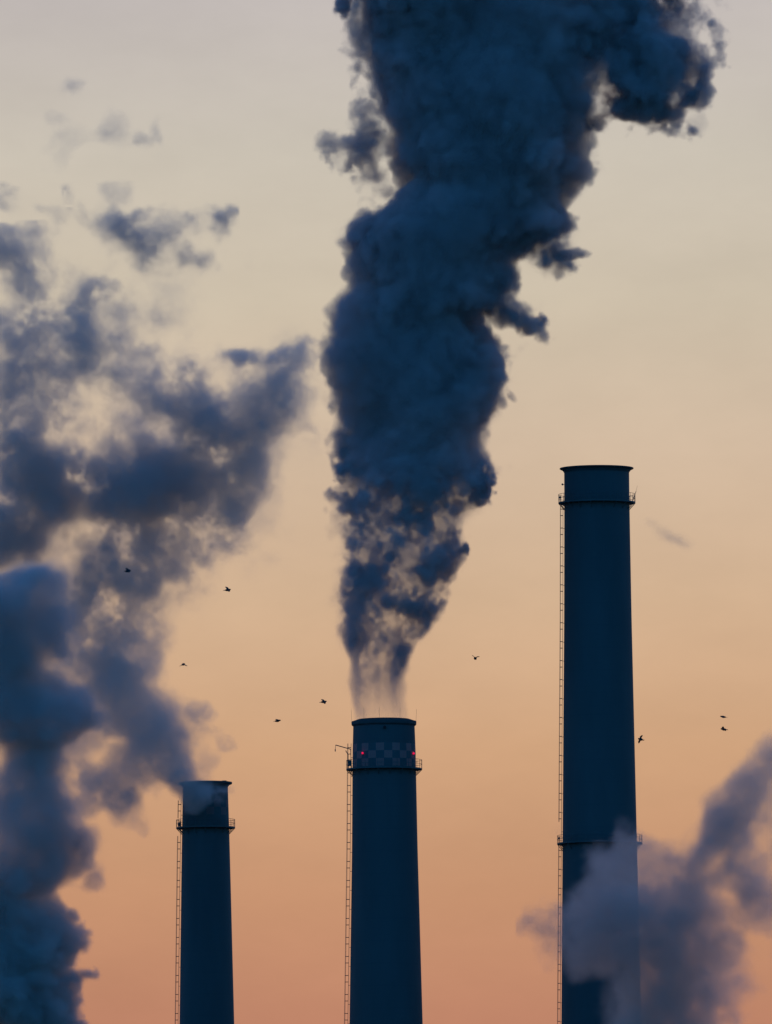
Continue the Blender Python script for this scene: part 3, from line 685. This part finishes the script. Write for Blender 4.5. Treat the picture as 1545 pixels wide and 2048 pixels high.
def low_steam(seed=4):
    """Pale soft steam that billows up in front of the tall chimney."""
    g = Grid(1030, 1640, 1430, 2110, 190, (4, 6, 4), seed)
    g.stir(160, 7); g.stir(70, 10); g.stir(34, 6); g.stir(16, 2)
    f = g.noise(90, 5, 0.62); fb = g.noise(40, 3, 0.6)
    K = dict(field=f, fine=fb, grow=0.2, tone=np.clip(1 + 0.36 * g.noise((56, 120, 56), 4, 0.74), 0.2, 2.4))
    for x, y, rx, ry, t, so, ro, fr, an in (
        (1285, 1850, 165, 135, 2.2, .6, .05, .04, 0), (1330, 1990, 118, 130, 2.4, .6, .05, .04, 0), (1200, 1850, 86, 110, 1.2, .6, .06, .04, 0), (1380, 1790, 90, 70, 1.2, .7, .1, .05, -25),
        (1205, 1840, 96, 120, 1.8, .7, .12, .05, 0), (1230, 1760, 100, 80, 1.0, .8, .12, .05, -20), (1250, 1990, 60, 110, 1.4, .8, .15, .05, 10), (1330, 2000, 110, 120, 1.2, .7, .15, .05, 0), (1300, 1850, 150, 130, 2.0, .6, .12, .05, 0), (1240, 1800, 120, 110, 1.5, .6, .12, .05, 0), (1330, 1930, 120, 110, 1.6, .7, .1, .05, 0), (1330, 2000, 115, 110, 2.0, .7, .08, .04, 0), (1325, 2080, 120, 110, 2.4, .7, .08, .04, 0), (1370, 1900, 70, 120, 1.2, .8, .1, .05, 0), (1190, 1850, 78, 110, 1.1, .6, .1, .05, 0), (1330, 2080, 130, 100, 2.2, .6, .15, .05, 0),
        (1400, 1830, 56, 90, .9, .8, .25, .08, 0), (1390, 1760, 84, 60, 1.1, .8, .3, .08, -25), (1300, 1740, 90, 56, 1.2, .7, .2, .06, -10), (1210, 1720, 70, 50, .7, .8, .25, .06, -20), (1230, 1662, 36, 26, .2, .8, .25, .1, 0),
        (1420, 1680, 70, 32, 1.8, .7, .25, .08, -32), (1400, 1695, 100, 44, 1.4, .8, .14, .1, -28), (1440, 1662, 100, 42, 1.3, .8, .14, .1, -38), (1490, 1610, 95, 42, 1.3, .8, .14, .1, -47), (1535, 1550, 95, 50, 1.1, .8, .14, .1, -50), (1535, 1545, 44, 42, 1.1, .8, .3, .1, -45), (1580, 1500, 60, 50, 1.2, .8, .3, .1, -45), (1350, 1705, 70, 26, .7, .9, .3, .1, -10),
        (1480, 1735, 66, 50, 1.5, .8, .25, .12, 0), (1520, 1700, 70, 70, .9, .9, .25, .12, 0), (1500, 1795, 56, 50, 1.0, .9, .25, .12, 0), (1560, 1640, 80, 70, .9, .9, .3, .12, 0), (1450, 1700, 60, 50, .8, .9, .25, .12, 0), (1440, 1790, 60, 60, 1.0, .9, .2, .1, 0), (1420, 1900, 50, 80, .9, .9, .2, .1, 0),
        (1078, 1872, 36, 30, .5, .9, .35, .12, 0), (1098, 1850, 26, 50, .3, .9, .35, .12, 0), (1110, 1800, 24, 30, .16, .9, .35, .1, 0), (1095, 1910, 30, 26, .2, .9, .35, .1, 0),
        (1460, 1990, 40, 60, .3, .9, .4, .12, 0), (1470, 2020, 26, 26, .4, .9, .3, .1, 0)):
        g.puff(x, y, rx, ry, 0.85 * t, soft=min(so * 1.15, 1.0), rough=ro * 1.5, fr=fr, ang=an, d=18 * g.rs.randn(), **K)
    g.rho = 0.026 * (1 - np.exp(-g.rho / 0.026))
    return g.finish()

def wisps(x0, x1, y0, y1, seed, S):
    g = Grid(x0, x1, y0, y1, 90, (5, 6, 5), seed)
    g.stir(110, 12); g.stir(45, 8); g.stir(22, 3)
    f = g.noise(60, 5, 0.7); fb = g.noise(30, 3, 0.6); tn = np.clip(1.0 + 0.42 * g.noise((40, 60, 32), 4, 0.75), 0.1, 2.4)
    for x, y, rx, ry, t, an in S:
        g.puff(x, y, rx, ry, t, soft=1.0, rough=.3, fr=.12, grow=0.25, ang=an, rd=max(0.4 * (rx + ry), 16), field=f, fine=fb, tone=tn)
    return g.finish()

def flag_wisp():
    return wisps(130, 480, 360, 580, 51, [(265, 490, 84, 50, .8, -10), (330, 490, 100, 48, .8, -8), (385, 470, 62, 54, .9, -20), (360, 446, 86, 24, .9, -4), (405, 452, 26, 22, .4, -30), (255, 470, 22, 36, .35, 20), (250, 395, 44, 36, .22, 30), (178, 465, 16, 34, .3, -25), (330, 530, 80, 20, .12, 0)])
def high_wisp():
    return wisps(40, 380, 130, 350, 53, [(282, 292, 34, 18, .34, -8), (310, 262, 22, 32, .16, -20), (215, 255, 28, 44, .2, -10), (150, 184, 34, 14, .26, -8), (125, 260, 28, 24, .16, 0), (145, 305, 60, 30, .16, -15), (215, 290, 60, 30, .12, 0)])
def edge_wisp():
    return wisps(-120, 160, 320, 450, 57, [(25, 378, 52, 12, .9, 16), (-30, 360, 60, 16, 1.0, 14), (10, 405, 70, 18, .55, 4), (70, 400, 40, 20, .28, 0), (112, 375, 14, 26, .2, 0), (-50, 410, 50, 24, .6, 0), (20, 392, 90, 34, .3, 6)])
def faint_wisp():
    return wisps(1270, 1430, 1030, 1140, 59, [(1345, 1088, 44, 22, .12, 28), (1318, 1078, 36, 18, .1, 10), (1372, 1105, 26, 14, .1, 35)])
# ---------------------------------------------------------------- end of smoke fields
# ---------------------------------------------------------------- plumes as volumes
def surface_nets(f, iso):
    """Closed quad mesh of the level ISO of a 3-D array: (vertices in array coordinates, quads)."""
    s = f > iso
    n = np.array(f.shape)
    cnt = np.zeros(n - 1, np.int32); acc = np.zeros(tuple(n - 1) + (3,), np.float32)
    for ax in range(3):
        a = [slice(None)] * 3; b = [slice(None)] * 3; a[ax] = slice(0, -1); b[ax] = slice(1, None)
        fa, fb = f[tuple(a)], f[tuple(b)]
        cr = s[tuple(a)] != s[tuple(b)]
        t = np.where(cr, (iso - fa) / np.where(cr, fb - fa, 1), 0).astype(np.float32)
        o1, o2 = [x for x in range(3) if x != ax]
        for i in (0, 1):
            for j in (0, 1):
                sl = [slice(None)] * 3
                sl[o1] = slice(i, n[o1] - 1 + i); sl[o2] = slice(j, n[o2] - 1 + j)
                c = cr[tuple(sl)]
                cnt += c
                acc[..., ax] += np.where(c, t[tuple(sl)], 0); acc[..., o1] += c * i; acc[..., o2] += c * j
    act = cnt > 0
    idx = -np.ones(tuple(n - 1), np.int64); idx[act] = np.arange(act.sum())
    base = np.argwhere(act).astype(np.float32)
    V = base + acc[act] / cnt[act][:, None]
    Q = []
    for ax in range(3):
        a = [slice(None)] * 3; b = [slice(None)] * 3; a[ax] = slice(0, -1); b[ax] = slice(1, None)
        o1, o2 = (ax + 1) % 3, (ax + 2) % 3
        cr = s[tuple(a)] != s[tuple(b)]
        P = np.argwhere(cr)
        P = P[(P[:, o1] > 0) & (P[:, o2] > 0) & (P[:, o1] < n[o1] - 1) & (P[:, o2] < n[o2] - 1)]
        up = s[tuple(a)][tuple(P.T)]
        def at_(d1, d2):
            q = P.copy(); q[:, o1] -= d1; q[:, o2] -= d2
            return idx[tuple(q.T)]
        quad = np.stack([at_(1, 1), at_(0, 1), at_(0, 0), at_(1, 0)], 1)
        quad[~up] = quad[~up][:, ::-1]
        Q.append(quad)
    return V, np.concatenate(Q)

def smoke_material(name, albedo, veil, aniso=-0.1):
    """Droplets that scatter mostly blue light; the outermost veil is a very thin film on the surface."""
    m = bpy.data.materials.new(name); m.use_nodes = True; t = m.node_tree; t.nodes.clear()
    o = t.nodes.new("ShaderNodeOutputMaterial")
    v = t.nodes.new("ShaderNodeVolumePrincipled")
    v.inputs["Color"].default_value = (*albedo, 1); v.inputs["Density"].default_value = 1.0
    v.inputs["Density Attribute"].default_value = "density"; v.inputs["Anisotropy"].default_value = aniso
    v.inputs["Absorption Color"].default_value = (0, 0, 0, 1)
    t.links.new(v.outputs[0], o.inputs["Volume"])
    h = bpy.data.materials.new(name + "_veil"); h.use_nodes = True; t = h.node_tree; t.nodes.clear()
    o = t.nodes.new("ShaderNodeOutputMaterial"); mx = t.nodes.new("ShaderNodeMixShader"); tr = t.nodes.new("ShaderNodeBsdfTransparent"); df = t.nodes.new("ShaderNodeBsdfTranslucent")
    df.inputs["Color"].default_value = (*albedo, 1); mx.inputs[0].default_value = veil
    t.links.new(tr.outputs[0], mx.inputs[1]); t.links.new(df.outputs[0], mx.inputs[2]); t.links.new(mx.outputs[0], o.inputs["Surface"])
    return m, h

def volume_group(name, n, lo, hi, m, src):
    """Geometry nodes that turn the object's stored densities into a volume grid of N cells between LO and HI."""
    g = bpy.data.node_groups.new(name, 'GeometryNodeTree')
    g.interface.new_socket("Geometry", in_out='INPUT', socket_type='NodeSocketGeometry')
    g.interface.new_socket("Geometry", in_out='OUTPUT', socket_type='NodeSocketGeometry')
    A = g.nodes.new; L = g.links.new
    gi, go = A("NodeGroupInput"), A("NodeGroupOutput")
    vc = A("GeometryNodeVolumeCube")
    vc.inputs["Min"].default_value = lo; vc.inputs["Max"].default_value = hi
    for k, r in zip(("Resolution X", "Resolution Y", "Resolution Z"), n):
        vc.inputs[k].default_value = int(r)
    ps = A("GeometryNodeInputPosition"); sx = A("ShaderNodeSeparateXYZ"); L(ps.outputs[0], sx.inputs[0])
    def mth(op, a, b=None, c=None):
        q = A("ShaderNodeMath"); q.operation = op
        for i, v in enumerate((a, b, c)):
            if v is None: continue
            if isinstance(v, (int, float)): q.inputs[i].default_value = v
            else: L(v, q.inputs[i])
        return q.outputs[0]
    I = [mth('ROUND', mth('MULTIPLY', mth('SUBTRACT', sx.outputs[k], lo[k]), (n[k] - 1) / (hi[k] - lo[k]))) for k in range(3)]
    I = [mth('MINIMUM', mth('MAXIMUM', i, 0.0), float(n[k] - 1)) for k, i in enumerate(I)]
    ix = mth('MULTIPLY_ADD', mth('MULTIPLY_ADD', I[0], float(n[1]), I[1]), float(n[2]), I[2])
    si = A("GeometryNodeSampleIndex"); si.data_type = 'FLOAT'; si.domain = 'POINT'
    na = A("GeometryNodeInputNamedAttribute"); na.data_type = 'FLOAT'; na.inputs["Name"].default_value = "puff_density"
    oi = A("GeometryNodeObjectInfo"); oi.inputs["Object"].default_value = src; oi.transform_space = 'ORIGINAL'
    L(oi.outputs["Geometry"], si.inputs["Geometry"]); L(na.outputs[0], si.inputs["Value"]); L(ix, si.inputs["Index"])
    L(si.outputs[0], vc.inputs["Density"])
    sm = A("GeometryNodeSetMaterial"); sm.inputs["Material"].default_value = m
    L(vc.outputs[0], sm.inputs["Geometry"]); L(sm.outputs[0], go.inputs[0])
    return g

def plume(name, g, D, albedo, label, cat, group=None, iso=None, veil=0.004, gain=1.0, part="smoke_body", aniso=-0.1):
    u = unit(D); uz = u / math.cos(R_(PITCH))
    m, h = smoke_material(name, albedo, veil, aniso)
    rho = g.rho[:, :, ::-1] * gain                    # z upwards
    n = rho.shape
    lo = ((g.x[0] - 772.5) * u, float(g.d[0]) * u, (1024 - g.y[-1]) * uz); hi = ((g.x[-1] - 772.5) * u, float(g.d[-1]) * u, (1024 - g.y[0]) * uz)
    # closed outline of the visible smoke
    c = 2
    k = [(s // c) * c for s in n]
    low = rho[:k[0], :k[1], :k[2]].reshape(k[0] // c, c, k[1] // c, c, k[2] // c, c).mean((1, 3, 5))
    low = np.pad(low, 1)
    V, Q = surface_nets(low, iso)
    V = (V - 1) * c + 0.5 * (c - 1)
    V = np.array(lo) + V * (np.array(hi) - np.array(lo)) / (np.array(n) - 1)
    me = bpy.data.meshes.new(name)
    me.from_pydata(V.tolist(), [], Q.tolist()); me.materials.append(h); me.update()
    root = bpy.data.objects.new(name, me); C.objects.link(root)
    root.location = at(772.5, 1024, D); root.rotation_euler = (0, R_(-ROLL), 0)
    tag(root, label, cat, group)
    # the densities ride on a bare mesh that is never linked into the scene; the volume reads them
    vm = bpy.data.meshes.new(part + "_densities")
    vm.vertices.add(rho.size)
    a = vm.attributes.new("puff_density", 'FLOAT', 'POINT')
    a.data.foreach_set("value", np.ascontiguousarray(rho / u, dtype=np.float32).ravel())
    src = bpy.data.objects.new(part + "_densities", vm)
    vol = bpy.data.volumes.new(part); vol.materials.append(m)
    b = bpy.data.objects.new(part, vol); C.objects.link(b); b.parent = root
    md = b.modifiers.new("density", 'NODES'); md.node_group = volume_group(name + "_grid", n, lo, hi, m, src)
    print(name, n, "outline faces", len(Q))
    return root

SMOKE = "smoke from the power station"
plume("smoke_plume", tall_column(), 1800, (0.90, 0.63, 0.60), "thick dark column of smoke rising from the middle chimney to the top edge", "smoke", SMOKE, iso=0.0016)
plume("smoke_plume", short_chimney_cloud(), 1860, (0.95, 0.80, 0.75), "broken grey smoke cloud drifting from the shortest chimney's mouth", "smoke", SMOKE, iso=0.0022, aniso=0.3)
plume("smoke_plume", edge_column(), 1790, (0.97, 0.77, 0.72), "dense dark smoke column climbing the left edge below the broken cloud", "smoke", SMOKE, iso=0.0018, aniso=0.15)
plume("steam_cloud", low_steam(), 1765, (0.98, 0.81, 0.75), "pale soft steam billowing in front of the tallest chimney's lower part", "steam", SMOKE, iso=0.0012, aniso=0.5)
plume("smoke_wisp", flag_wisp(), 1860, (0.8, 0.7, 0.7), "thin grey flag of smoke floating alone left of the dark column", "smoke", SMOKE, iso=0.0016)
plume("smoke_wisp", high_wisp(), 1860, (0.8, 0.7, 0.7), "faintest scraps of smoke high in the pale sky at the upper left", "smoke", SMOKE, iso=0.0012)
plume("smoke_wisp", edge_wisp(), 1860, (0.8, 0.7, 0.7), "grey smoke streaks entering from the left edge under the faintest scraps", "smoke", SMOKE, iso=0.0018)
plume("smoke_wisp", faint_wisp(), 1800, (0.85, 0.75, 0.72), "barely visible smear of smoke alone in the sky right of the tallest chimney", "smoke", SMOKE, iso=0.0003)
